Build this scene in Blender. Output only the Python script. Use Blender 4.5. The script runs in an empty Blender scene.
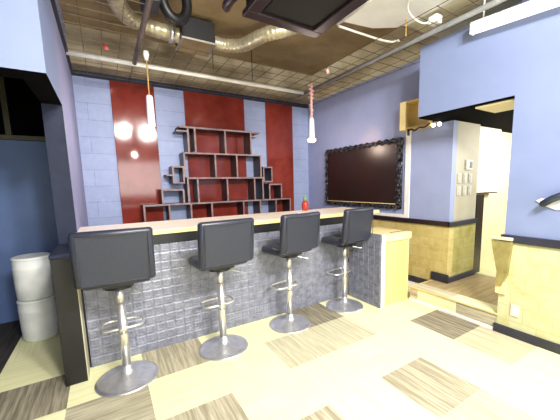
import bpy, bmesh, math, random
from mathutils import Vector, Matrix
random.seed(7)
S = bpy.context.scene
COL = S.collection
PI = math.pi

# ------------------------------------------------------------------ materials
def srgb(c):
    return tuple(((v/255)/12.92 if v/255 <= .04045 else ((v/255+.055)/1.055)**2.4) for v in c) + (1,)

def newmat(name):
    m = bpy.data.materials.new(name); m.use_nodes = True
    nt = m.node_tree; nt.nodes.clear()
    out = nt.nodes.new('ShaderNodeOutputMaterial'); b = nt.nodes.new('ShaderNodeBsdfPrincipled')
    nt.links.new(b.outputs[0], out.inputs[0])
    return m, nt, b

def coords(nt, plane='xyz', scale=1.0):
    tc = nt.nodes.new('ShaderNodeTexCoord')
    sp = nt.nodes.new('ShaderNodeSeparateXYZ'); nt.links.new(tc.outputs['Object'], sp.inputs[0])
    cb = nt.nodes.new('ShaderNodeCombineXYZ')
    for k, a in enumerate(plane):
        nt.links.new(sp.outputs['xyz'.index(a)], cb.inputs[k])
    mp = nt.nodes.new('ShaderNodeMapping'); nt.links.new(cb.outputs[0], mp.inputs[0])
    s = scale if isinstance(scale, tuple) else (scale,)*3
    mp.inputs['Scale'].default_value = s
    return mp.outputs[0]

def mix(nt, fac, a, b):
    n = nt.nodes.new('ShaderNodeMix'); n.data_type = 'RGBA'
    for sock, v in ((n.inputs[0], fac), (n.inputs[6], a), (n.inputs[7], b)):
        if isinstance(v, (tuple, float, int)): sock.default_value = v
        else: nt.links.new(v, sock)
    return n.outputs[2]

def ramp(nt, fac, p0, p1):
    n = nt.nodes.new('ShaderNodeMapRange'); nt.links.new(fac, n.inputs[0])
    n.inputs[1].default_value = p0; n.inputs[2].default_value = p1
    return n.outputs[0]

def noise(nt, vec, scale, detail=4, rough=.6):
    n = nt.nodes.new('ShaderNodeTexNoise'); nt.links.new(vec, n.inputs['Vector'])
    n.inputs['Scale'].default_value = scale; n.inputs['Detail'].default_value = detail; n.inputs['Roughness'].default_value = rough
    return n.outputs['Fac']

def bump(nt, b, h, strength=.3, dist=.01):
    n = nt.nodes.new('ShaderNodeBump'); n.inputs['Strength'].default_value = strength; n.inputs['Distance'].default_value = dist
    nt.links.new(h, n.inputs['Height']); nt.links.new(n.outputs[0], b.inputs['Normal'])

def mat(name, c1, c2=None, rough=.6, metal=0., ns=6., bmp=0., emit=0., plane='xyz', scale=1., lo=.35, hi=.65, spec=.5, coat=0.):
    m, nt, b = newmat(name)
    v = coords(nt, plane, scale)
    f = noise(nt, v, ns)
    c2 = c2 or tuple(min(255, int(x*.9)) for x in c1)
    col = mix(nt, ramp(nt, f, lo, hi), srgb(c1), srgb(c2))
    nt.links.new(col, b.inputs['Base Color'])
    b.inputs['Roughness'].default_value = rough; b.inputs['Metallic'].default_value = metal
    b.inputs['Specular IOR Level'].default_value = spec
    b.inputs['Coat Weight'].default_value = coat
    if bmp: bump(nt, b, f, bmp)
    if emit:
        b.inputs['Emission Color'].default_value = srgb(c1); b.inputs['Emission Strength'].default_value = emit
    return m

def brickmat(name, c1, c2, mortar, w, h, plane, rough=.6, ms=.006, mottled=None, bmp=.3, offset=.5, off=(0, 0)):
    m, nt, b = newmat(name)
    v = coords(nt, plane)
    v.node.inputs['Location'].default_value = (off[0], off[1], 0)
    n = nt.nodes.new('ShaderNodeTexBrick'); nt.links.new(v, n.inputs['Vector'])
    n.inputs['Color1'].default_value = srgb(c1); n.inputs['Color2'].default_value = srgb(c2); n.inputs['Mortar'].default_value = srgb(mortar)
    n.inputs['Scale'].default_value = 1; n.inputs['Brick Width'].default_value = w; n.inputs['Row Height'].default_value = h
    n.inputs['Mortar Size'].default_value = ms; n.inputs['Mortar Smooth'].default_value = .3; n.offset = offset
    col = n.outputs['Color']
    if mottled:
        f = noise(nt, v, mottled[1], 6, .7)
        col = mix(nt, ramp(nt, f, .45, .75), col, srgb(mottled[0]))
    nt.links.new(col, b.inputs['Base Color']); b.inputs['Roughness'].default_value = rough
    inv = nt.nodes.new('ShaderNodeMath'); inv.operation = 'SUBTRACT'; inv.inputs[0].default_value = 1
    nt.links.new(n.outputs['Fac'], inv.inputs[1]); bump(nt, b, inv.outputs[0], bmp, .004)
    return m

def carpet(name, c1, c2, plane, rough=.85, n1=38, lo=.4, hi=.62):
    m, nt, b = newmat(name)
    v = coords(nt, plane, (1, .05, 1))
    f = noise(nt, v, n1, 3, .7)
    v2 = coords(nt, plane, 1.0)
    g = noise(nt, v2, 260, 2, .6)
    col = mix(nt, ramp(nt, f, lo, hi), srgb(c1), srgb(c2))
    nt.links.new(col, b.inputs['Base Color']); b.inputs['Roughness'].default_value = rough
    b.inputs['Specular IOR Level'].default_value = .25
    bump(nt, b, g, .25, .003)
    return m

M = {}
M['blue'] = mat('blue_plaster', (130, 143, 181), (125, 138, 176), .55, ns=2.5)
M['blue_far'] = mat('blue_grey_plaster', (150, 160, 198), (142, 152, 190), .6, ns=2.)
M['block'] = brickmat('painted_block', (148, 160, 196), (143, 155, 191), (118, 130, 168), 2.9, .234, 'xzy', .55, .004, bmp=.5, off=(0.1, .092), mottled=((155, 167, 203), 9))
M['shaded_blue'] = mat('shaded_blue_wall', (80, 104, 150), (70, 92, 136), .45, ns=1.5)  # blue of the recess wall with its shadow put into the colour
M['slate'] = mat('slate_tone', (46, 51, 70), (38, 42, 58), .6, ns=4, spec=.15)
M['bounce_side'] = mat('lavender_bounce', (134, 142, 182), (146, 144, 176), .6, ns=3)  # blue side wall, warm worktop reflection put into the colour as a tint
M['black'] = mat('black_paint', (20, 20, 24), (12, 12, 16), .45, ns=5)
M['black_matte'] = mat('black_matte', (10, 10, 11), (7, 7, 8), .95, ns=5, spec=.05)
M['bracket'] = mat('bracket_paper', (158, 146, 88), (128, 116, 64), .6, ns=9)
M['shaded_concrete'] = mat('shaded_concrete', (158, 146, 122), (120, 108, 84), .8, ns=2.4, bmp=.3)  # same beam concrete, darker: shade of the back beam put into the colour
M['red'] = mat('glossy_red_board', (108, 38, 32), (132, 54, 44), .09, ns=2.2, spec=.32)
M['concrete'] = mat('brown_slab', (158, 138, 104), (128, 108, 78), .85, ns=1.6, bmp=.3)
M['pale_concrete'] = mat('pale_concrete', (212, 204, 176), (180, 168, 136), .8, ns=2.4, bmp=.3)
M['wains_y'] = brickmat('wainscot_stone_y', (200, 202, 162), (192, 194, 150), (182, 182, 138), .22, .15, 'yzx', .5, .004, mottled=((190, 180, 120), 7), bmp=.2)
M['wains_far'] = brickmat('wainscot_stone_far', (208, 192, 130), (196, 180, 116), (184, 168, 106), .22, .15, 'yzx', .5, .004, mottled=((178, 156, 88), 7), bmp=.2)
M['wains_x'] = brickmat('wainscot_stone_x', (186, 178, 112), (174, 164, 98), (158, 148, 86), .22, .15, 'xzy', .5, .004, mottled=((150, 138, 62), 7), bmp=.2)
M['darkwood'] = mat('dark_wood', (44, 30, 32), (30, 22, 26), .3, ns=5, scale=(1, 1, 8))
M['darktrim'] = mat('charcoal_trim', (52, 52, 66), (42, 42, 54), .4, ns=5)
M['cream'] = mat('cream_wall', (250, 236, 196), (244, 226, 178), .6, ns=1.5)
M['greycream'] = mat('grey_cream_wall', (186, 181, 160), (178, 170, 146), .6, ns=2.5)
M['white'] = mat('white_paint', (240, 238, 236), (228, 226, 224), .45, ns=4)
M['plastic'] = mat('white_plastic', (232, 234, 236), (220, 222, 226), .35, ns=3)
M['bucket'] = mat('cloudy_plastic', (228, 230, 228), (208, 212, 212), .4, ns=4)
M['ply'] = mat('yellow_wood', (232, 192, 134), (224, 182, 120), .45, ns=3, scale=(1, 1, .2))
M['ply_pale'] = mat('pale_yellow_wood', (244, 226, 168), (236, 214, 148), .4, ns=3)
M['rawwood'] = mat('raw_wood', (232, 206, 140), (216, 184, 110), .6, ns=4, scale=(1, 1, .2))
M['top'] = mat('worktop_laminate', (252, 238, 222), (246, 230, 212), .3, ns=3, scale=(.2, 1, 1))
M['edge'] = mat('worktop_edge', (226, 216, 158), (214, 202, 140), .5, ns=6, scale=(.2, 1, 1))
M['leather'] = mat('black_leather', (48, 51, 66), (39, 42, 55), .34, ns=120, bmp=.08)
M['chrome'] = mat('chrome', (236, 234, 230), (220, 218, 214), .3, .85, ns=8)
M['brushed'] = mat('brushed_steel', (226, 226, 232), (200, 200, 208), .36, .85, ns=14)
M['shelfwood'] = mat('shelf_wood', (54, 42, 48), (42, 32, 38), .4, ns=6, scale=(.3, 1, 1))
M['litedge'] = mat('lit_shelf_edge', (150, 128, 124), (112, 92, 94), .5, ns=8)  # lighter shelf wood: light on the front edges put into the colour
M['board'] = mat('blackboard_face', (44, 28, 26), (34, 22, 22), .3, ns=2.5)
M['ornate'] = mat('antique_frame', (96, 96, 108), (26, 24, 30), .3, .75, ns=28, lo=.4, hi=.6)
M['wire'] = mat('rusty_wire', (96, 84, 66), (76, 66, 50), .6, .2, ns=8)
M['pipe_white'] = mat('white_pipe', (246, 244, 236), (230, 228, 218), .4, ns=6)
M['pipe_grey'] = mat('grey_pipe', (158, 160, 162), (136, 138, 140), .4, .3, ns=6)
M['pipe_brown'] = mat('brown_grey_pipe', (120, 108, 100), (96, 86, 78), .5, .2, ns=6)
M['duct'] = mat('silver_duct', (214, 206, 178), (176, 166, 134), .35, .6, ns=7)
M['casframe'] = mat('cassette_frame', (48, 34, 38), (40, 28, 32), .4, ns=4)
M['casdark'] = mat('cassette_dark', (7, 7, 7), (9, 9, 9), .7, ns=10)
M['tube'] = mat('lit_tube', (255, 252, 240), (255, 252, 240), .5, emit=.7)
M['bulb'] = mat('lit_bulb', (255, 250, 244), (255, 250, 244), .5, emit=3.)
M['bulbpink'] = mat('lit_bulb_pink', (255, 196, 160), (255, 196, 160), .5, emit=14.)
M['cord'] = mat('cord_gold', (206, 168, 96), (190, 150, 84), .5, ns=9)
M['socket'] = mat('white_socket', (244, 240, 240), (236, 230, 232), .4, ns=6)
M['pinkish'] = mat('pink_crystal', (240, 196, 190), (230, 170, 170), .3, ns=30)
M['jar'] = mat('red_jar', (186, 62, 44), (164, 48, 36), .3, ns=12)
M['jarcap'] = mat('green_cap', (130, 168, 110), (110, 148, 92), .5, ns=12)
M['redtag'] = mat('red_plastic', (226, 84, 84), (210, 66, 70), .4, ns=12)
M['cabwhite'] = mat('cream_white_box', (250, 244, 228), (244, 236, 214), .5, ns=3)
M['switch'] = mat('ivory_plastic', (214, 212, 202), (204, 201, 190), .4, ns=6)
M['lcd'] = mat('grey_display', (120, 122, 118), (104, 106, 102), .4, ns=6)
M['handle'] = mat('gunmetal', (66, 72, 86), (52, 58, 72), .35, .5, ns=10)
M['olive'] = mat('olive_frame', (74, 72, 50), (62, 60, 42), .5, ns=6)
M['maroon'] = mat('maroon_cloth', (64, 16, 16), (50, 12, 12), .8, ns=6)
M['orange'] = mat('orange_wood', (220, 168, 92), (200, 146, 74), .5, ns=6)
M['stepwood'] = mat('pale_nosing', (214, 196, 140), (198, 178, 120), .5, ns=6)
# embossed tin
def tin():
    m, nt, b = newmat('embossed_tin')
    v = coords(nt, 'xyz'); f = noise(nt, v, 14, 6, .7)
    nt.links.new(mix(nt, ramp(nt, f, .38, .68), srgb((112, 114, 128)), srgb((148, 150, 164))), b.inputs['Base Color'])
    b.inputs['Metallic'].default_value = .25; b.inputs['Roughness'].default_value = .42
    g = noise(nt, v, 60, 4, .6); bump(nt, b, g, .35, .006)
    return m
M['tin'] = tin()
CT = [carpet('carpet_cream_y', (222, 220, 170), (232, 230, 186), 'xyz'),
      carpet('carpet_taupe_y', (150, 142, 118), (192, 184, 158), 'xyz'),
      carpet('carpet_cream_x', (222, 220, 170), (232, 230, 186), 'yxz'),
      carpet('carpet_taupe_x', (150, 142, 118), (190, 184, 158), 'yxz'),
      carpet('carpet_charcoal', (46, 44, 42), (62, 60, 56), 'xyz'),
      carpet('carpet_pale_taupe', (178, 172, 144), (206, 200, 168), 'xyz'),
      carpet('carpet_dark_taupe', (110, 104, 88), (158, 150, 128), 'xyz'),
      carpet('carpet_olive_brown', (178, 158, 118), (150, 132, 94), 'yxz', .4)]

# ------------------------------------------------------------------ shape helpers
def box(bm, x0, x1, y0, y1, z0, z1, bev=0., seg=2, mi=0):
    vs = [bm.verts.new(p) for p in ((x0,y0,z0),(x1,y0,z0),(x1,y1,z0),(x0,y1,z0),(x0,y0,z1),(x1,y0,z1),(x1,y1,z1),(x0,y1,z1))]
    fs = [bm.faces.new([vs[i] for i in q]) for q in ((3,2,1,0),(4,5,6,7),(0,1,5,4),(1,2,6,5),(2,3,7,6),(3,0,4,7))]
    for f in fs: f.material_index = mi
    if bev:
        es = list({e for f in fs for e in f.edges})
        r = bmesh.ops.bevel(bm, geom=es, offset=bev, segments=seg, profile=.5, affect='EDGES')
        for f in r['faces']: f.material_index = mi; f.smooth = seg > 1
    return bm

def tube(bm, pts, r, seg=12, closed=False, cap=True):
    pts = [Vector(p) for p in pts]; n = len(pts)
    rs = r if isinstance(r, (list, tuple)) else [r]*n
    rings = []; ref = None
    for i, p in enumerate(pts):
        a = pts[(i-1) % n] if (closed or i > 0) else p
        b = pts[(i+1) % n] if (closed or i < n-1) else p
        d = (b-a).normalized()
        if ref is None: ref = d.orthogonal().normalized()
        ref = (ref - d*ref.dot(d)).normalized(); s = d.cross(ref)
        rings.append([bm.verts.new(p + (ref*math.cos(2*PI*k/seg) + s*math.sin(2*PI*k/seg))*rs[i]) for k in range(seg)])
    m = n if closed else n-1
    for i in range(m):
        A, B = rings[i], rings[(i+1) % n]
        for k in range(seg):
            f = bm.faces.new((A[k], A[(k+1) % seg], B[(k+1) % seg], B[k])); f.smooth = True
    if cap and not closed:
        bm.faces.new(rings[0][::-1]); bm.faces.new(rings[-1])
    return bm

def lathe(bm, prof, c=(0, 0, 0), seg=32):
    rings = []
    for r, z in prof:
        if r < 1e-5: rings.append([bm.verts.new((c[0], c[1], c[2]+z))])
        else: rings.append([bm.verts.new((c[0]+r*math.cos(2*PI*k/seg), c[1]+r*math.sin(2*PI*k/seg), c[2]+z)) for k in range(seg)])
    for A, B in zip(rings, rings[1:]):
        for k in range(seg):
            j = (k+1) % seg
            if len(A) == 1 and len(B) == 1: continue
            if len(A) == 1: f = bm.faces.new((A[0], B[j], B[k]))
            elif len(B) == 1: f = bm.faces.new((A[k], A[j], B[0]))
            else: f = bm.faces.new((A[k], A[j], B[j], B[k]))
            f.smooth = True
    return bm

def prism(bm, poly, axis, a0, a1):
    """poly: 2d points in the other two axes (xyz order), extruded on axis"""
    def P(u, v, w): return {'x': (w, u, v), 'y': (u, w, v), 'z': (u, v, w)}[axis]
    A = [bm.verts.new(P(u, v, a0)) for u, v in poly]; B = [bm.verts.new(P(u, v, a1)) for u, v in poly]
    n = len(poly)
    bm.faces.new(A[::-1]); bm.faces.new(B)
    for i in range(n): bm.faces.new((A[i], A[(i+1) % n], B[(i+1) % n], B[i]))
    return bm

def smooth_path(pts, n=8):
    P = [Vector(p) for p in pts]; P = [P[0]*2-P[1]] + P + [P[-1]*2-P[-2]]; out = []
    for i in range(1, len(P)-2):
        for k in range(n):
            t = k/n; a, b, c, d = P[i-1:i+3]
            out.append(.5*((2*b)+(c-a)*t+(2*a-5*b+4*c-d)*t*t+(3*b-a-3*c+d)*t**3))
    out.append(P[-2]); return out

def BM(): return bmesh.new()

def obj(name, bm, mats, parent=None, world=True, label=None):
    bmesh.ops.recalc_face_normals(bm, faces=bm.faces)
    me = bpy.data.meshes.new(name)
    if parent is not None and world:
        r = parent
        while r.parent: r = r.parent
        bm.transform(Matrix.Translation(-Vector(r.location)))
    bm.to_mesh(me); bm.free()
    for m in (mats if isinstance(mats, (list, tuple)) else [mats]):
        me.materials.append(M[m] if isinstance(m, str) else m)
    o = bpy.data.objects.new(name, me); COL.objects.link(o)
    if parent is not None: o.parent = parent
    if label: o['label'] = label
    return o

def tag(o, label, cat, group=None):
    o['label'] = label; o['category'] = cat
    if group: o['group'] = group
    return o

def thing(name, label, cat, loc, group=None):
    o = bpy.data.objects.new(name, None); COL.objects.link(o); o.location = loc; o.empty_display_size = .1
    return tag(o, label, cat, group)

def solo(name, bm, mats, label, cat, group=None):
    """single mesh thing built in world coordinates, origin moved to the base"""
    lo = [min(v.co[k] for v in bm.verts) for k in range(3)]; hi = [max(v.co[k] for v in bm.verts) for k in range(3)]
    c = Vector(((lo[0]+hi[0])/2, (lo[1]+hi[1])/2, lo[2])); bm.transform(Matrix.Translation(-c))
    o = obj(name, bm, mats); o.location = c
    return tag(o, label, cat, group)

def struct(name, bm, mats, parent=None):
    o = obj(name, bm, mats, parent)
    if parent is None: o['kind'] = 'structure'
    return o

def copy_tree(o, parent=None):
    c = o.copy(); COL.objects.link(c); c.parent = parent
    for ch in list(o.children): copy_tree(ch, c)
    return c

XL, XR, XF, YB, ZC = -.24, 3.23, 3.72, 5.22, 3.6      # left wall, near right wall, far right wall, back wall, slab
ZM = 3.08                                             # wire grid level

# ------------------------------------------------------------------ the setting
bm = BM()
T = {(0,3):1, (-2,3):6, (-1,2):3, (0,1):1, (1,0):1, (3,0):1, (5,1):6, (2,2):5, (3,2):5, (3,3):6, (5,0):5, (3,-1):5, (-3,4):4,
     (-3,5):4, (-3,6):4, (-4,5):4, (-4,4):4, (-4,6):4, (-3,3):4, (-4,3):4, (0,-1):1, (1,4):1, (2,5):1, (4,4):1}
def cell(i, j):
    if (i, j) in T: return T[(i, j)]
    if i <= -3 and j >= 3: return 4
    if 1 <= j and i >= -2: return 0 if (i+j) % 2 else 2
    return (0, 2, 0, 1, 2, 0, 5)[(i*5+j*3) % 7] if (j < -1) else 0
for i in range(-7, 7):
    for j in range(-10, 10):
        x0, x1 = .155+.51*i, .155+.51*(i+1); y0, y1 = .965+.485*j, .965+.485*(j+1)
        if y0 >= YB: continue
        x1 = min(x1, 3.76) if i == 6 else x1
        f = bm.faces.new([bm.verts.new(p) for p in ((x0,y0,0),(x1,y0,0),(x1,min(y1,YB+.1),0),(x0,min(y1,YB+.1),0))]); f.material_index = cell(i, j)
box(bm, -3.5, 10.5, -4, YB+.2, -.1, -.003)
struct('floor', bm, CT)

bm = BM(); box(bm, -3.4, XF+.1, YB, YB+.12, 0, ZC); struct('wall_back', bm, 'block')
bm = BM(); box(bm, XF, XF+.1, 2.13, YB, .93, ZC); struct('wall_far_right', bm, 'blue_far')
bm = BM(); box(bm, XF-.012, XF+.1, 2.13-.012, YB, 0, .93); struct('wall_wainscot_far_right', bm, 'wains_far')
# near right wall with the beam over the opening
bm = BM(); box(bm, XR, XR+.3, -4, 1.3, .93, ZC)
struct('wall_right', bm, 'blue')
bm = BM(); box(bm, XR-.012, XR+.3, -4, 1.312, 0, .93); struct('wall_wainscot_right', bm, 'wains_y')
bm = BM(); box(bm, XR, XF, 1.3, 2.28, 2.26, 3.035); struct('wall_beam', bm, 'blue')
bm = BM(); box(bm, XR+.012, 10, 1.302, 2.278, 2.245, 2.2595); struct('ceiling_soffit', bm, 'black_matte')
bm = BM(); box(bm, XR+.04, XF-.04, 1.32, 1.66, 2.225, 2.244, .003); struct('trim_1', bm, 'cream')
# pier at the doorway
bm = BM(); box(bm, XF+.1, 4.36, 2.13, 2.3, .93, 2.245); struct('wall_pier', bm, 'greycream')
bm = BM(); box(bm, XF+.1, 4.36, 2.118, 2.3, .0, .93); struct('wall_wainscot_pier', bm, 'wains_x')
bm = BM(); box(bm, 4.56, 9.9, 2.28, 2.4, 0, 2.244); struct('wall_passage', bm, 'cream')
bm = BM(); box(bm, 9.9, 10, -4, 2.4, 0, 2.244); struct('wall_passage_end', bm, 'cream')
# dado rails and baseboards
bm = BM(); box(bm, XR-.035, XR+.3, -4, 1.32, .915, .985, .006)
struct('trim_2', bm, 'darktrim')
bm = BM(); box(bm, XF-.035, XF, 2.1, YB, .92, .985, .006)
struct('trim_3', bm, 'darkwood')
bm = BM(); box(bm, XF-.035, 4.36, 2.095, 2.13, .92, .985, .006); struct('trim_4', bm, 'darktrim')
bm = BM(); box(bm, XR-.035, XR-.012, -4, 1.33, 0, .085, .005); struct('baseboard_right', bm, 'darktrim')
bm = BM(); box(bm, XF-.035, XF-.0125, 2.33, YB, .07, .15, .005); struct('baseboard_far_right', bm, 'darktrim')
bm = BM(); box(bm, XF-.04, XF-.0125, 2.33, YB, 0, .06, .003); struct('trim_5', bm, 'white')
bm = BM(); box(bm, XF-.035, XF-.012, 2.09, 2.33, .176, .29, .005); box(bm, XF-.012, 4.36, 2.09, 2.117, .176, .25, .004); struct('baseboard_pier', bm, 'darktrim')
# left wall of the bar, header and recess
bm = BM(); box(bm, -.38, XL, 3.25, YB, 0, ZC); box(bm, -.38, XL, 2.425, 3.25, 2.215, ZC)
box(bm, -3.4, -.38, 2.425, 2.62, 2.215, ZC)
for f in bm.faces: pass
o = struct('wall_left_header', bm, ['blue', 'bounce_side', 'slate', 'black_matte'])
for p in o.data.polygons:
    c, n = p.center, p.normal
    if n.z < -.5 and c.z > 2: p.material_index = 3  # underside shade put into the colour as matte black
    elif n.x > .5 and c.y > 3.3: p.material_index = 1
    elif n.y < -.5 and c.y > 3.2: p.material_index = 2  # pillar front: its shade put into the colour with slate
bm = BM(); box(bm, -3.4, -.38, 4.5, 4.6, 0, 2.09); box(bm, -3.4, -.38, 4.5, 4.6, 2.8, ZC); struct('wall_recess', bm, 'shaded_blue')
bm = BM(); box(bm, -3.4, -.38, 2.62, 4.5, 2.82, 2.9); struct('ceiling_recess', bm, 'black_matte')
bm = BM(); box(bm, -3.5, -3.4, -4, YB, 0, ZC); struct('wall_left', bm, 'shaded_blue')
bm = BM(); box(bm, -3.4, 3.23, -4.1, -4, 0, ZC); struct('wall_rear', bm, 'white')
# hatch opening above the sill in the recess wall
bm = BM()
box(bm, -3.4, -.38, 4.44, 4.52, 2.06, 2.11, .004); box(bm, -.86, -.81, 4.46, 4.52, 2.11, 2.8, .003); box(bm, -1.9, -1.85, 4.46, 4.52, 2.11, 2.8, .003)
wf = struct('window_1', bm, 'olive')
bm = BM(); box(bm, -3.4, -.38, 4.62, 4.66, 2.05, 2.85); struct('window_dark_back', bm, 'black_matte', wf)  # black sheet stands in for the darkness of the interior
bm = BM()
for k in range(8): tube(bm, [(-1.75+.11*k, 4.57, 2.1), (-1.74+.11*k, 4.57, 2.8)], .052, 10)
struct('curtain', bm, 'maroon', wf)
# slab and perimeter beams
bm = BM(); box(bm, -3.5, XF+.1, -4.1, YB+.12, ZC, ZC+.12); struct('ceiling', bm, 'concrete')
bm = BM(); box(bm, XL, XF, 4.93, YB, 3.13, ZC-.001); struct('trim_6', bm, 'shaded_concrete')
bm = BM(); box(bm, 3.62, XF, 2.3, 4.93, 3.13, ZC-.001); box(bm, 2.97, 3.62, -4, 2.3, 3.22, ZC-.001); struct('trim_7', bm, 'pale_concrete')  # right beams: their brighter light put into the paler concrete colour
bm = BM(); box(bm, XL, XF, YB-.03, YB, 3.06, 3.128); struct('trim_8', bm, 'slate')
# raised step
bm = BM()
xs = [3.222, 3.44, 3.95, 4.46, 4.97, 5.48, 6., 7., 8.5, 9.9]; ys = [1.0, 1.32, 1.81, 2.31]
tm = {(0,0):0,(0,1):0,(0,2):5,(1,0):0,(1,1):7,(1,2):7,(2,0):7,(2,1):7,(2,2):7,(3,0):0,(3,1):0,(3,2):0}
for a in range(len(xs)-1):
    for b in range(3):
        y1 = ys[b+1]
        f = bm.faces.new([bm.verts.new(p) for p in ((xs[a],ys[b],.176),(xs[a+1],ys[b],.176),(xs[a+1],y1,.176),(xs[a],y1,.176))]); f.material_index = tm.get((a,b), 0)
for y0, y1, k in ((1.0, 1.31, 1), (1.31, 1.72, 1), (1.72, 2.2, 0), (2.2, 2.31, 1)):
    f = bm.faces.new([bm.verts.new(p) for p in ((3.222,y0,.03),(3.222,y1,.03),(3.222,y1,.176),(3.222,y0,.176))]); f.material_index = k
f = bm.faces.new([bm.verts.new(p) for p in ((3.222,2.31,0),(XF,2.31,0),(XF,2.31,.176),(3.222,2.31,.176))]); f.material_index = 1
struct('floor_step', bm, CT)
bm = BM(); box(bm, 3.205, 3.222, 1.3, 2.31, 0, .032, .003); struct('trim_9', bm, 'white')
bm = BM(); box(bm, 3.21, 3.235, 1.3, 2.31, .165, .18, .003); box(bm, 3.235, XF-.04, 2.285, 2.31, .1765, .18, .001); struct('trim_10', bm, 'stepwood')
# doorway post
bm = BM(); box(bm, 4.361, 4.56, 2.12, 2.4, .177, 1.31, .004); box(bm, 4.361, 4.56, 2.281, 2.4, 1.311, 2.244, .004); struct('door_1', bm, 'darkwood')

# red boards on the back wall
for k, (a, b) in enumerate(((.20, .79), (1.235, 2.29), (2.73, 3.33))):
    bm = BM(); box(bm, a, b, YB-.02, YB, .02, 3.095, .003)
    lab = ('glossy dark red wall board at the far left, nearest the hanging white lamp',
           'glossy dark red wall board in the middle, behind the upper shelves',
           'glossy red wall board on the right, beside the lavender corner')[k]
    solo('red_wall_board', bm, 'red', lab, 'wall panel', 'red boards on the back wall')

# ------------------------------------------------------------------ display shelf
sh = thing('display_shelf', 'stepped dark wooden bottle shelf with open cubes against the back wall', 'shelf', (1.8, 5.05, 0))
Y0, Y1 = 4.91, YB-.022
def shelf_part(name, x0, x1, z0, z1, y0=Y0):
    bm = BM(); box(bm, x0, x1, y0, Y1, z0, z1)
    c = obj(name, bm, ['shelfwood', 'litedge'], sh)
    for p in c.data.polygons:
        if p.normal.y < -.5: p.material_index = 1
def tier(xs, z0, z1, top=(0, 0), t=.026, bottom=False):
    shelf_part('shelf_board', xs[0]-top[0], xs[-1]+top[1], z1-t, z1)
    if bottom: shelf_part('shelf_board', xs[0], xs[-1], z0+.0005, z0+t)
    for k, x in enumerate(xs):
        off = 0 if k == 0 else (-t if k == len(xs)-1 else -t/2)
        shelf_part('upright', x+off, x+off+t, z0+(t if bottom else 0), z1-t, Y0+.002)
tier((.47, .84, 1.17, 1.51, 2.08, 2.41, 2.74, 3.07), .86, 1.25, bottom=True)
tier((1.13, 1.30, 1.80, 2.31, 2.49), 1.25, 1.655)
tier((1.10, 1.61, 1.99, 2.46), 1.655, 2.05)
tier((1.18, 1.30, 1.80, 2.28), 2.05, 2.445, (.12, .16))
tier((.74, 1.08), 1.25, 1.475)
tier((.92, 1.099), 1.56, 1.83, t=.022, bottom=True)
tier((2.491, 2.68), 1.56, 1.84, t=.022, bottom=True)
tier((2.60, 2.88), 1.25, 1.53)
shelf_part('ledge', 1.02, 1.179, 2.36, 2.38); shelf_part('ledge', 2.281, 2.38, 2.35, 2.37); shelf_part('ledge', .83, .919, 1.68, 1.70)

# ------------------------------------------------------------------ bar counter
ct = thing('bar_counter', 'long bar counter clad in embossed silver tin tiles with black end panel', 'bar counter', (1.4, 3.1, 0))
def tin_panel(bm, axis, a0, a1, z0, z1, pos, sgn, tile=.086, relief=.6):
    """grid of embossed squares standing out of the plane"""
    n = max(1, round((a1-a0)/tile)); m = max(1, round((z1-z0)/tile)); w = (a1-a0)/n; h = (z1-z0)/m
    def P(a, z, d): return (a, pos+sgn*d, z) if axis == 'x' else (pos+sgn*d, a, z)
    for i in range(n):
        for j in range(m):
            prev = None
            for ins, d in ((0, 0), (.003, -.0015), (.010, .003), (.022, .0035), (.029, .001), (.036, .003)):
                A = a0+i*w+ins; B = a0+(i+1)*w-ins; C = z0+j*h+ins; D = z0+(j+1)*h-ins
                cur = [bm.verts.new(P(*q, d*relief)) for q in ((A,C),(B,C),(B,D),(A,D))]
                if prev:
                    for k in range(4): bm.faces.new((prev[k], prev[(k+1)%4], cur[(k+1)%4], cur[k]))
                prev = cur
            bm.faces.new(prev)
bm = BM(); box(bm, XL+.004, 2.70, 2.90, 3.36, 0, 1.08); obj('body', bm, 'black', ct)
bm = BM(); tin_panel(bm, 'x', XL+.02, 2.69, .0, .995, 2.888, -1); obj('front_panel', bm, 'tin', ct)
bm = BM(); box(bm, XL+.004, 2.9, 2.875, 2.90, .995, 1.082); obj('apron', bm, 'black', ct)
bm = BM(); box(bm, -.38, XL, 2.70, 3.249, 0, 1.0, .003)
ep = obj('end_panel', bm, 'black', ct)
bm = BM(); box(bm, -.385, XL, 2.70, 3.249, 1.0, 1.03, .004); obj('end_panel_cap', bm, 'slate', ep)
bm = BM(); box(bm, XL, XL+.007, 2.70, 2.885, 0, .98); obj('torn_edge', bm, 'greycream', ep)
wt = thing('bar_worktop', 'long pale laminate worktop with yellow front edge on top of the bar', 'worktop', (1.5, 3.2, 1.083))
bm = BM(); box(bm, XL, 3.25, 2.868, 3.64, 1.0835, 1.125, .002)
obj('slab', bm, 'top', wt)
bm = BM(); box(bm, XL, 3.25, 2.858, 2.867, 1.085, 1.123, .001); obj('front_edge', bm, 'edge', wt)
# end cabinet with tin return
cb = thing('end_cabinet', 'low yellow wooden cabinet with tin tiled side at the right end of the bar', 'cabinet', (2.97, 2.6, 0))
bm = BM(); box(bm, 2.755, 3.2, 2.345, 2.87, 0, .80, .003); obj('body', bm, 'ply', cb)
bm = BM(); box(bm, 2.70, 3.24, 2.325, 2.87, .80, .885, .006); obj('top', bm, 'ply_pale', cb)
bm = BM(); box(bm, 2.95, 3.235, 2.42, 2.432, .885, .889); obj('top_groove', bm, 'darkwood', cb)
bm = BM(); tin_panel(bm, 'y', 2.335, 2.87, 0, .90, 2.688, -1, .086, 1.1); box(bm, 2.69, 2.70, 2.335, 2.87, 0, .9); obj('side_panel', bm, 'tin', cb)
bm = BM(); box(bm, 2.70, 2.752, 2.322, 2.345, 0, .90, .003); obj('corner_strip', bm, 'white', cb)
bm = BM(); box(bm, 3.2, 3.218, 2.345, 2.40, 0, .8); obj('side_edge', bm, 'ply_pale', cb)
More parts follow.
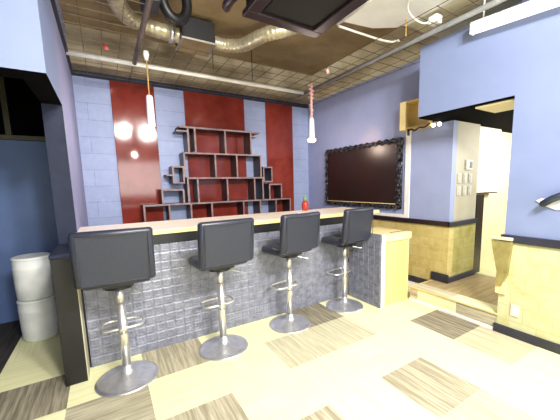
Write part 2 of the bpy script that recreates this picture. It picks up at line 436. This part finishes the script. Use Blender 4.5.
# jar on the counter
j = thing('jar', 'small red jar with a green cap on the far edge of the bar worktop', 'jar', (2.47, 3.56, 1.125))
bm = BM(); lathe(bm, [(0,0),(.04,0),(.048,.01),(.05,.10),(.04,.12),(.026,.14),(0,.14)], (2.47,3.56,1.1255), 20); obj('body', bm, 'jar', j)
bm = BM(); lathe(bm, [(0,.14),(.022,.14),(.022,.19),(.01,.2),(.008,.235),(0,.235)], (2.47,3.56,1.126), 16); obj('cap', bm, 'jarcap', j)

# ------------------------------------------------------------------ stools
def make_stool():
    st = thing('bar_stool', '', 'bar stool', (0, 0, 0), 'bar stools along the counter')
    L = dict(world=False)
    bm = BM(); lathe(bm, [(0,0),(.222,0),(.226,.004),(.224,.01),(.20,.018),(.14,.032),(.08,.048),(.045,.066),(.036,.09),(.034,.12),(0,.12)], seg=56)
    obj('base', bm, 'brushed', st, **L)
    bm = BM(); tube(bm, [(0,0,.1),(0,0,.62)], .031, 24); tube(bm, [(0,0,.62),(0,0,.76)], .0275, 24)
    obj('column', bm, 'chrome', st, **L)
    # foot rest: rounded loop held by a collar
    loop = []
    w, d = .15, .19
    for a in range(0, 360, 10):
        t = math.radians(a); ex = .55
        loop.append((w*math.copysign(abs(math.cos(t))**ex, math.cos(t)), .09+d/2*math.copysign(abs(math.sin(t))**ex, math.sin(t)), .42))
    bm = BM(); tube(bm, loop, .0105, 10, closed=True)
    tube(bm, [(0,0,.385),(0,0,.455)], .036, 20)
    obj('footrest', bm, 'chrome', st, **L)
    bm = BM(); tube(bm, smooth_path([(.02,-.02,.755),(.07,-.06,.75),(.14,-.11,.73),(.165,-.13,.725)], 5), .006, 8); obj('lever', bm, 'chrome', st, **L)
    bm = BM(); lathe(bm, [(0,0),(.10,0),(.10,.02),(0,.02)], (0,0,.757), 24); box(bm, -.10, .10, -.10, .10, .777, .801); obj('mounting_plate', bm, 'black', st, **L)
    # seat cushion: padded profile with rolled front edge
    bm = BM(); box(bm, -.225, .225, -.15, .195, .80, .885, .034, 5)
    for v in bm.verts:
        if v.co.y > .1: v.co.z -= .02*((v.co.y-.1)/.1)**2
    s = obj('seat', bm, 'leather', st, **L)
    for x in (-.075, .075):
        bm = BM(); tube(bm, [(x,-.13,.885),(x,.0,.885),(x,.1,.884)], .004, 6); obj('seam', bm, 'leather', s, **L)
    bm = BM(); box(bm, -.25, .25, -.245, -.18, .825, 1.225, .028, 5)
    for v in bm.verts:
        k = (v.co.z-.825)/.40
        v.co.y += -.03*k + .075*max(0, (.25-k)/.25)**2 + .03*(v.co.x/.24)**2*k
    b = obj('backrest', bm, 'leather', st, **L)
    bm = BM()
    def bend(x, z):
        k = (z-.825)/.40
        return (x, -.2455-.03*k+.075*max(0, (.25-k)/.25)**2+.03*(x/.24)**2*k, z)
    tube(bm, [bend(x, z) for x, z in [(-.213+.0213*k, 1.20) for k in range(21)]+[(.213, 1.19-.0175*k) for k in range(20)]+[(.213-.0213*k, .85) for k in range(1, 21)]+[(-.213, .8575+.0175*k) for k in range(19)]], .003, 6, closed=True)
    obj('piping', bm, 'leather', b, **L)
    return st
s0 = make_stool()
stools = [(.03, 2.56, -2, 'black padded bar stool at the left end, nearest the black end panel'),
          (.825, 2.565, 5, 'second black bar stool from the left end of the bar'),
          (1.59, 2.612, 8, 'third black bar stool from the left, before the middle of the worktop'),
          (2.40, 2.64, 8, 'black bar stool at the right end, beside the yellow cabinet')]
for k, (x, y, a, lab) in enumerate(stools):
    o = s0 if k == 0 else copy_tree(s0)
    o.location = (x, y, 0); o.rotation_euler = (0, 0, math.radians(a)); o['label'] = lab

# ------------------------------------------------------------------ buckets in the recess
def bucket(z, h, lab):
    t = thing('plastic_bucket', lab, 'bucket', (-.68, 3.86, z), 'stacked white buckets')
    bm = BM(); lathe(bm, [(0,0),(.14,0),(.15,.012),(.155,h*.3),(.158,h*.72),(.160,h*.74),(.157,h*.76),(.156,h-.03)], (-.68,3.86,z), 40); obj('body', bm, 'bucket', t)
    bm = BM(); lathe(bm, [(.156,h-.03),(.160,h-.028),(.158,h-.01),(.146,h-.002),(.13,h-.004),(0,h-.004)], (-.68,3.86,z), 40); obj('lid', bm, 'bucket', t)
bucket(0.001, .425, 'white plastic bucket on the dark floor, under the other bucket')
bucket(.427, .43, 'white plastic bucket on top of another, beside the black bar end')

# ------------------------------------------------------------------ framed blackboard
fb = thing('framed_blackboard', 'large blackboard in an ornate antique frame on the right wall', 'blackboard', (XF, 3.72, 1.1))
ya, yb, za, zb = 2.84, 4.60, 1.10, 2.15
bm = BM(); box(bm, XF-.03, XF-.002, ya+.08, yb-.06, za+.06, zb-.06); obj('board', bm, 'board', fb)
bm = BM()
def border(y0, z0, y1, z1, w):
    n = int(math.hypot(y1-y0, z1-z0)/.045); out = Vector((0, (z1-z0), -(y1-y0))).normalized()
    for k in range(n+1):
        t = k/n; y = y0+(y1-y0)*t; z = z0+(z1-z0)*t
        r = w*(.42+.16*math.sin(k*1.7)+.08*math.sin(k*.6+1)); o = (.012*math.sin(k*2.3))
        bmesh.ops.create_icosphere(bm, subdivisions=1, radius=r, matrix=Matrix.Translation((XF-.035, y+out.y*o, z+out.z*o)) @ Matrix.Diagonal((.6, 1, 1, 1)) @ Matrix.Rotation(k*.9, 4, 'X'))
    m = n*4
    for s in (-1, 1):
        tube(bm, [(XF-.045-.012*math.sin(k*.9), y0+(y1-y0)*k/m+out.y*s*w*(.3+.28*math.sin(k*.55+s)), z0+(z1-z0)*k/m+out.z*s*w*(.3+.28*math.sin(k*.55+s))) for k in range(m+1)], .0095, 6)
for q in ((ya+.045, za+.04, yb-.04, za+.04, .055), (yb-.04, za+.04, yb-.04, zb-.04, .055), (yb-.04, zb-.04, ya+.045, zb-.04, .062), (ya+.045, zb-.04, ya+.045, za+.04, .085)): border(*q)
for q in ((ya, ya+.09, za, zb), (yb-.07, yb, za, zb), (ya+.0, yb, za, za+.07), (ya+.0, yb, zb-.07, zb)):
    box(bm, XF-.022, XF-.001, q[0]+.012, q[1]-.012, q[2]+.012, q[3]-.012)
for f in bm.faces: f.smooth = True
obj('frame', bm, 'ornate', fb)
bm = BM(); box(bm, XF-.05, XF-.03, ya+.1, yb-.08, za+.075, za+.087, .003); obj('chalk_ledge', bm, 'rawwood', fb, label='reddish narrow ledge')
# white L trim by the board
bm = BM(); prism(bm, [(2.725, .987), (3.75, .987), (3.75, 1.03), (2.80, 1.03), (2.80, 2.208), (2.725, 2.208)], 'x', XF-.018, XF-.0005); struct('trim_11', bm, 'white')

# open wooden box on the far wall + bulbs
wb = thing('wooden_wall_box', 'open raw wood box on the right wall above the white trim', 'box', (XF, 2.5, 2.21))
bm = BM()
box(bm, 3.56, XF, 2.77, 2.79, 2.21, 2.58); obj('side_board', bm, 'ply_pale', wb)
bm = BM(); box(bm, 3.56, XF, 2.36, 2.77, 2.56, 2.58); box(bm, 3.56, XF, 2.36, 2.77, 2.21, 2.23); box(bm, 3.56, XF, 2.36, 2.38, 2.23, 2.56); obj('shell', bm, 'rawwood', wb)
bm = BM(); box(bm, XF-.014, XF-.001, 2.38, 2.77, 2.23, 2.56); obj('back_board', bm, 'rawwood', wb)
bm = BM(); box(bm, 3.545, 3.56, 2.70, 2.79, 2.21, 2.58); obj('front_strip', bm, 'ply_pale', wb)
bm = BM(); tube(bm, smooth_path([(3.54,2.66,2.17),(3.54,2.60,2.20),(3.54,2.55,2.175),(3.54,2.48,2.20),(3.54,2.40,2.195),(3.56,2.34,2.235)], 6), .011, 8); tube(bm, [(3.54,2.64,2.13),(3.57,2.665,2.2105)], .016, 10)
solo('black_cable', bm, 'black', 'short curled black cable hanging under the wooden wall box', 'cable')
for k, y in enumerate((2.335, 2.255)):
    t = thing('small_bulb', ('small white lamp under the beam, next to the curled cable', 'small white lamp under the beam, next to the doorway pier')[k], 'lamp', (3.62, y, 2.2), 'small lamps under the beam')
    bm = BM(); lathe(bm, [(0,0),(.02,.008),(.026,.03),(.016,.05),(0,.05)], (3.62, y, 2.185), 14); obj('glass', bm, 'bulb', t)
    bm = BM(); tube(bm, [(3.62, y, 2.234), (3.62, y, 2.246 if y < 2.28 else 2.279)], .012, 10); obj('socket', bm, 'black', t)

# ------------------------------------------------------------------ switches, outlet, handle, bracket
def plate(x, z, lab):
    t = thing('switch_plate', lab, 'switch', (x, 2.125, z), 'light switches on the pier')
    bm = BM(); box(bm, x-.04, x+.04, 2.118, 2.13, z-.062, z+.062, .003); obj('plate', bm, 'switch', t)
    for dz in (-.03, .03):
        bm = BM(); box(bm, x-.02, x+.02, 2.112, 2.118, z+dz-.022, z+dz+.022, .002); obj('rocker', bm, 'switch', t)
rows, cols = ('upper', 'lower'), ('left', 'middle', 'right')
for r, z in enumerate((1.535, 1.375)):
    for c, x in enumerate((3.90, 4.03, 4.16)):
        plate(x, z, 'ivory light switch, %s one in the %s row on the doorway pier' % (cols[c], rows[r]))
t = thing('thermostat', 'small ivory control with grey display above the light switches', 'thermostat', (4.09, 2.125, 1.66))
bm = BM(); box(bm, 4.03, 4.19, 2.112, 2.13, 1.645, 1.775, .004); obj('case', bm, 'switch', t)
bm = BM(); box(bm, 4.11, 4.17, 2.108, 2.112, 1.67, 1.75, .001); obj('display', bm, 'lcd', t)
t = thing('wall_outlet', 'white outlet plate low on the yellow stone wainscot', 'outlet', (XR-.012, 1.16, .2))
bm = BM(); box(bm, XR-.02, XR-.012, 1.125, 1.20, .205, .325, .003); obj('plate', bm, 'switch', t)
bm = BM(); box(bm, XR-.024, XR-.02, 1.145, 1.18, .225, .305, .002); obj('socket', bm, 'white', t)
t = thing('wall_lever', 'dark grey tilted lever on the blue wall at the right edge', 'lever', (XR, .95, 1.3))
bm = BM(); prism(bm, [(1.075, 1.315), (1.04, 1.335), (.99, 1.33), (.86, 1.36), (.84, 1.25), (.93, 1.24), (1.01, 1.27)], 'x', XR-.012, XR-.001); obj('backplate', bm, 'white', t, label='white torn backing')
bm = BM(); tube(bm, [(XR-.06,1.025,1.28),(XR-.065,1.01,1.29),(XR-.06,.95,1.335),(XR-.05,.81,1.405)], [.014,.028,.030,.030], 20); obj('grip', bm, 'handle', t)
bm = BM(); tube(bm, [(XR-.06,.93,1.355),(XR-.01,.93,1.345)], .016, 12); obj('bracket', bm, 'handle', t)
t = thing('corner_bracket', 'tapered stone patterned bracket with grey ledge at the end of the right wall', 'bracket', (XR, 1.36, .42))
bm = BM(); box(bm, XR-.07, XR-.0355, 1.21, 1.40, .935, .965, .006); obj('ledge', bm, 'pale_concrete', t)
bm = BM(); prism(bm, [(1.39, .925), (1.215, .925), (1.24, .6), (1.28, .48), (1.33, .48), (1.325, .62), (1.37, .82)], 'x', XR-.055, XR-.012); obj('body', bm, 'bracket', t)
bm = BM(); box(bm, XR-.04, XR-.0125, 1.245, 1.335, .40, .52, .004); obj('block', bm, 'ply_pale', t)
# white cabinet over the doorway post
t = thing('white_wall_cabinet', 'tall white cabinet hanging in the doorway above the dark post', 'cabinet', (4.7, 2.2, 1.31))
bm = BM(); box(bm, 4.41, 5.05, 2.17, 2.279, 1.33, 2.24, .004); obj('body', bm, 'cabwhite', t)
bm = BM(); box(bm, 4.395, 4.41, 2.16, 2.279, 1.312, 2.24, .003); box(bm, 4.41, 5.05, 2.17, 2.279, 1.312, 1.329, .002); obj('edge_strip', bm, 'darkwood', t, label='dark red edge strip')
t = thing('passage_bench', 'low orange wooden bench far inside the passage', 'bench', (5.8, 2.13, .176))
bm = BM(); box(bm, 5.6, 6.0, 2.0, 2.27, .56, .60, .004); obj('seat', bm, 'orange', t)
for x in (5.63, 5.97):
    for y in (2.03, 2.24):
        bm = BM(); box(bm, x-.02, x+.02, y-.02, y+.02, .177, .56); obj('leg', bm, 'orange', t)

# ------------------------------------------------------------------ ceiling services
bm = BM()
def wires(x0, x1, y0, y1, s=.2):
    n = round((x1-x0)/s)
    for k in range(n+1):
        x = x0+(x1-x0)*k/n; box(bm, x-.0025, x+.0025, y0, y1, ZM+.002, ZM+.007)
    n = round((y1-y0)/s)
    for k in range(n+1):
        y = y0+(y1-y0)*k/n; box(bm, x0, x1, y-.0025, y+.0025, ZM+.007, ZM+.012)
wires(XL+.01, .46, .4, 5.18, .165); wires(.46, 3.70, 3.72, 5.18); wires(2.72, 3.2, .4, 3.72); wires(3.2, 3.70, 2.3, 3.72)
solo('wire_ceiling_grid', bm, 'wire', 'dark wire mesh grid hung under the concrete ceiling', 'wire grid')
def rod(name, pts, r, m, label, cat='pipe', group='straight pipes of the ceiling frame'):
    bm = BM(); tube(bm, pts, r, 14); return solo(name, bm, m, label, cat, group)
rod('conduit_pipe', [(XL+.01,4.39,ZM-.025),(3.04,4.39,ZM-.025)], .027, 'pipe_white', 'long white pipe under the wire grid, parallel to the back wall')
rod('conduit_pipe', [(3.07,.3,ZM-.024),(3.07,4.6,ZM-.024)], .026, 'pipe_grey', 'long grey pipe under the wire grid, parallel to the right wall')
rod('conduit_pipe', [(.46,.8,ZM-.024),(.46,4.362,ZM-.024)], .026, 'pipe_brown', 'brownish pipe under the ceiling, crossing below the silver duct')
bm = BM(); box(bm, XL+.001, XL+.03, .4, 5.18, ZM-.03, ZM); solo('wall_angle_bar', bm, 'black', 'dark steel angle bar along the top of the left bar wall', 'bar')
bm = BM(); tube(bm, [(1.40,4.15,ZM),(1.40,4.15,ZC)], .006, 8); solo('hanger_rod', bm, 'black', 'thin dark rod holding the grid, right of the duct box', 'rod', 'grid hanger rods')
bm = BM(); tube(bm, [(2.05,4.3,ZM),(2.05,4.3,ZC)], .006, 8); solo('hanger_rod', bm, 'black', 'thin dark rod holding the grid, near the back right corner', 'rod', 'grid hanger rods')
# ducts
def ribbed(path, r, rib=.008):
    p = smooth_path(path, 14); return p, [r + rib*math.sin(k*1.9) for k in range(len(p))]
bm = BM(); p, r = ribbed([(.2,2.7,3.47),(.22,3.3,3.46),(.27,3.72,3.43),(.40,3.98,3.4),(.62,4.08,3.39),(.9645,4.10,3.38)], .088, .004); tube(bm, p, r, 24)
dd = thing('ventilation_duct', 'silver flexible duct bending towards the left side of the black box', 'duct', (.6, 4.0, 3.3), 'silver ceiling ducts'); obj('hose', bm, 'duct', dd)
bm = BM(); tube(bm, [(.84,4.10,3.38),(.90,4.10,3.38)], .102, 28); obj('clamp', bm, 'chrome', dd)
bm = BM(); p, r = ribbed([(1.376,4.10,3.40),(1.55,4.06,3.38),(1.72,3.92,3.36),(1.80,3.72,3.36),(1.90,3.52,3.38),(2.08,3.42,3.42),(2.25,3.38,3.5)], .082, .004); tube(bm, p, r, 24)
solo('ventilation_duct', bm, 'duct', 'pale flexible duct curving from the black box behind the cassette', 'duct', 'silver ceiling ducts')
t = thing('duct_box', 'black duct box with silver lower edge between the two silver ducts', 'duct box', (1.17, 4.12, 3.3))
bm = BM(); box(bm, .965, 1.375, 3.94, 4.33, 3.31, 3.56, .004); obj('body', bm, 'black', t)
bm = BM(); box(bm, .955, 1.385, 3.925, 3.94, 3.295, 3.315, .002); obj('front_rim', bm, 'chrome', t)
for a, b in ((.955, .985), (1.355, 1.385)):
    bm = BM(); box(bm, a, b, 3.94, 4.33, 3.296, 3.31); obj('side_rim', bm, 'pipe_grey', t)
bm = BM(); box(bm, .985, 1.355, 3.94, 4.33, 3.300, 3.309); obj('underside', bm, 'concrete', t)
bm = BM(); tube(bm, [(.785+.13*math.cos(a), 3.42+.03*math.cos(a), 3.41+.19*math.sin(a)) for a in [k*PI/18 for k in range(36)]], .052, 16, closed=True)
solo('black_hose', bm, 'black', 'thick glossy black hose ring hanging in front of the duct box', 'hose')
bm = BM(); box(bm, .45, .60, 3.15, 3.4, 3.20, 3.59, .01); solo('black_ceiling_unit', bm, 'black', 'black box unit under the ceiling left of the looped black hose', 'box')
# cassette air conditioner
zc = 2.95; k = (1.5-zc)/(1.5-2.9)
x0, x1, y1 = 1.145, 1.935, 2.56; y0 = 1.75
t = thing('ceiling_cassette', 'large square black air conditioner cassette with dark brown frame under the ceiling', 'air conditioner', ((x0+x1)/2, (y0+y1)/2, zc))
bm = BM(); box(bm, x0+.02, x1-.02, y0+.02, y1-.02, zc+.052, 3.3, .03, 3); obj('housing', bm, 'black', t)
bm = BM(); w = .11
box(bm, x0, x1, y1-w, y1, zc, zc+.05, .008); box(bm, x0, x1, y0, y0+w, zc, zc+.05, .008); box(bm, x0, x0+w, y0+w, y1-w, zc, zc+.05, .008); box(bm, x1-w, x1, y0+w, y1-w, zc, zc+.05, .008); obj('frame', bm, 'casframe', t)
bm = BM(); box(bm, x0+w, x1-w, y0+w, y1-w, zc+.03, zc+.045)
box(bm, x0+w+.03, x1-w-.03, y0+w+.03, y1-w-.03, zc+.022, zc+.031)
obj('grille', bm, 'casdark', t)
bm = BM(); 
tube(bm, smooth_path([(1.08,2.75,3.10),(1.04,2.60,3.06),(1.06,2.45,3.06),(1.12,2.32,3.1)], 6), .04, 14); tube(bm, smooth_path([(.98,2.78,3.2),(.95,2.55,3.16),(.98,2.35,3.2)], 6), .05, 14)
solo('refrigerant_pipe', bm, 'casframe', 'dark lagged pipe curling beside the left corner of the cassette', 'pipe')
# pale panel, pipes and cables at the right
bm = BM(); prism(bm, [(2.30, 1.6), (2.965, 1.6), (2.965, 2.25), (2.9, 2.36), (2.68, 2.50), (2.30, 2.56)], 'z', 3.2, 3.4); solo('pale_duct_panel', bm, 'white', 'pale grey duct panel behind the right side of the cassette', 'duct panel')
bm = BM(); tube(bm, [(2.26,1.6,3.18),(2.26,2.60,3.18)], .012, 12); solo('conduit_pipe', bm, 'pipe_white', 'short white pipe along the left edge of the pale panel', 'pipe', 'white pipes by the pale panel')
bm = BM(); tube(bm, smooth_path([(2.29,2.62,3.18),(2.6,2.60,3.17),(2.88,2.56,3.15),(3.0,2.50,3.13),(3.03,2.42,3.12)], 5), .012, 12); solo('conduit_pipe', bm, 'pipe_white', 'white pipe crossing in front of the pale panel towards the grey pipe', 'pipe', 'white pipes by the pale panel')
bm = BM(); tube(bm, smooth_path([(2.38,1.75,3.16),(2.55,1.95,3.12),(2.75,2.02,3.10),(2.92,2.02,3.10),(2.978,1.98,3.14)], 6), .008, 8); solo('white_cable', bm, 'pipe_white', 'drooping white cable leading to the junction box by the grey pipe', 'cable')
bm = BM(); box(bm, 2.98, 3.08, 1.93, 2.03, 3.10, 3.18, .012, 3); solo('junction_box', bm, 'pipe_white', 'small white junction box above the grey pipe', 'junction box')
bm = BM(); tube(bm, [(2.86,2.2,3.04),(2.86,2.2,ZC)], .007, 8); solo('yellow_cord', bm, 'cord', 'thin yellow cord hanging straight down beside the grey pipe', 'cord')
bm = BM(); tube(bm, [(.139,4.05,ZM+.002),(.16,4.01,ZM-.05)], .018, 10); solo('red_cap', bm, 'redtag', 'small red plastic cap on the wire grid near the left wall', 'cap')
t = thing('spot_lamp', 'tiny spot lamp under the wire grid, aimed at the blackboard', 'spot lamp', (2.73, 3.355, 3.0))
bm = BM(); tube(bm, [(2.72,3.354,3.06),(2.75,3.358,3.005)], .022, 12); obj('body', bm, 'pinkish', t)
bm = BM(); tube(bm, [(2.724,3.354,3.05),(2.724,3.354,3.0825)], .006, 8); obj('stem', bm, 'black', t)
# fluorescent fitting
t = thing('fluorescent_light', 'lit fluorescent tube fitting along the top of the blue right wall', 'fluorescent light', (3.16, 1.1, 2.93))
bm = BM(); prism(bm, [(.50, 2.885), (1.67, 2.985), (1.67, 3.005), (.50, 2.905)], 'x', 3.12, 3.20); obj('casing', bm, 'white', t)
bm = BM(); tube(bm, [(3.15,.51,2.842),(3.15,1.655,2.94)], .042, 24); obj('tube', bm, 'tube', t)
for y in (.50, 1.67):
    z = 2.785+.085*(y-.5)/1.17+.03
    bm = BM(); box(bm, 3.12, 3.185, y-.008, y+.008, z, z+.10, .004); obj('tube_holder', bm, 'pipe_white', t)
for y, z in ((.7, 2.92), (1.58, 3.0)):
    bm = BM(); tube(bm, [(3.17,y,z),(3.17,y,3.2)], .008, 8); obj('hanger', bm, 'pipe_white', t)

# ------------------------------------------------------------------ pendants
t = thing('pendant_lamp', 'hanging white pendant lamp and gold cord over the left of the bar', 'pendant lamp', (.548, 3.97, 2.17), 'pendants over the bar')
X, Y = .548, 3.97
bm = BM(); tube(bm, [(X,Y,2.56),(X,Y,2.99)], .0075, 10); obj('cord', bm, 'cord', t)
bm = BM(); lathe(bm, [(0,0),(.028,0),(.034,-.04),(.024,-.07),(.02,-.1),(0,-.1)], (X,Y,3.07), 16); obj('ceiling_cup', bm, 'socket', t)
bm = BM(); lathe(bm, [(0,.0),(.043,.0),(.045,.02),(.038,.33),(.03,.35),(0,.36)], (X,Y,2.23), 24); obj('holder', bm, 'socket', t)
bm = BM(); lathe(bm, [(0,0),(.022,.006),(.03,.03),(.026,.055),(0,.07)], (X,Y,2.17), 20); obj('bulb', bm, 'bulb', t)
X, Y = 2.905, 3.97
t = thing('pendant_lamp', 'hanging pendant with pink trimmed cord and white cylinder near the right wall', 'pendant lamp', (X, Y, 2.19), 'pendants over the bar')
bm = BM(); tube(bm, [(X,Y,2.52),(X,Y,3.08)], .007, 10)
cd = obj('cord', bm, 'cord', t)
bm = BM(); tube(bm, [(X,Y,2.53),(X,Y,3.07)], .018, 8)
for k in range(26):
    z = 2.55+.02*k; a = k*2.1; w = (.03 if k > 14 else .016)+.008*math.sin(k*1.3)
    bmesh.ops.create_icosphere(bm, subdivisions=1, radius=.013+.006*math.sin(k*.8)**2, matrix=Matrix.Translation((X+w*math.cos(a), Y+w*math.sin(a), z)))
obj('trimming', bm, 'pinkish', cd)
bm = BM(); lathe(bm, [(0,0),(.05,0),(.052,.02),(.04,.30),(.03,.33),(0,.34)], (X,Y,2.22), 24); obj('holder', bm, 'socket', t)
bm = BM(); lathe(bm, [(0,0),(.045,.008),(.066,.03),(.062,.05),(.04,.06),(0,.06)], (X,Y,2.17), 24); obj('bulb', bm, 'bulbpink', t)

# ------------------------------------------------------------------ light
def area(name, loc, target, size, power, color=(1,1,1), shape='DISK', sy=None):
    l = bpy.data.lights.new(name, 'AREA'); l.shape = shape; l.size = size
    if sy: l.size_y = sy
    l.energy = power; l.color = color
    o = bpy.data.objects.new(name, l); COL.objects.link(o); o.location = loc
    o.rotation_euler = (Vector(target)-Vector(loc)).to_track_quat('-Z', 'Y').to_euler()
    return o
area('ceiling_lamp_a', (.69,-1.0,3.39), (1.3,2.6,.8), .44, 112, (1,.985,.95))
area('ceiling_lamp_b', (1.44,-1.0,3.36), (1.8,2.4,.6), .44, 112, (1,.985,.95))
area('near_fill', (1.7,-.1,3.3), (1.5,1.2,0), 1.4, 40, (1,.98,.94), 'RECTANGLE', 1.2)  # added fill for the near floor and walls, not a known fitting
for nm, p, e, c in (('pendant_glow', (.548,3.97,2.13), 20, (1,.9,.82)), ('pendant_glow_pink', (2.905,3.97,2.13), 14, (1,.8,.66))):
    l = bpy.data.lights.new(nm, 'POINT'); l.energy = e; l.shadow_soft_size = .035; l.color = c
    o = bpy.data.objects.new(nm, l); COL.objects.link(o); o.location = p
l = bpy.data.lights.new('board_spot', 'SPOT'); l.energy = 50; l.spot_size = math.radians(34); l.spot_blend = 1; l.color = (1,.42,.14); l.shadow_soft_size = .03
o = bpy.data.objects.new('board_spot', l); COL.objects.link(o); o.location = (2.76,3.36,2.98)
o.rotation_euler = (Vector((3.72,3.5,1.99))-Vector(o.location)).to_track_quat('-Z', 'Y').to_euler()
area('rear_fill', (.5,-2.6,3.3), (.5,-3.2,0), 1.2, 80, (1,.99,.96))  # added to brighten the unseen rear room that the chrome reflects
area('bounce_fill', (1.2,-3.6,1.9), (1.2,3,2.2), 2.4, 115, (1,.99,.97), 'RECTANGLE', 1.4)  # added soft fill from behind, flattens the light
area('passage_lamp', (5.3,1.0,2.1), (4.9,2.2,1.0), .6, 42, (1,.96,.88))
w = bpy.data.worlds.new('World'); S.world = w; w.use_nodes = True
w.node_tree.nodes['Background'].inputs[0].default_value = (.8,.88,1,1); w.node_tree.nodes['Background'].inputs[1].default_value = .5

# ------------------------------------------------------------------ camera
f = 296.3; cx, cy = 290.26, 224.07
yaw, pit, rol = [math.radians(a) for a in (31.797, 7.525, -1.285)]
fw = Vector((math.sin(yaw)*math.cos(pit), math.cos(yaw)*math.cos(pit), -math.sin(pit)))
r0 = Vector((math.cos(yaw), -math.sin(yaw), 0)); u0 = r0.cross(fw)
rt = r0*math.cos(rol)+u0*math.sin(rol); up = u0*math.cos(rol)-r0*math.sin(rol)
cam = bpy.data.cameras.new('camera'); co = bpy.data.objects.new('camera', cam); COL.objects.link(co)
mw = Matrix((rt, up, -fw)).transposed().to_4x4(); mw.translation = Vector((0, 0, 1.5)); co.matrix_world = mw
cam.sensor_width = 36; cam.sensor_fit = 'HORIZONTAL'; cam.lens = f/560*36
cam.shift_x = -(cx-280)/560; cam.shift_y = (cy-210)/560; cam.clip_start = .05
S.camera = co
vs = S.view_settings; vs.view_transform = 'Standard'; vs.look = 'None'; vs.gamma = 1; vs.use_curve_mapping = False; vs.exposure = .33
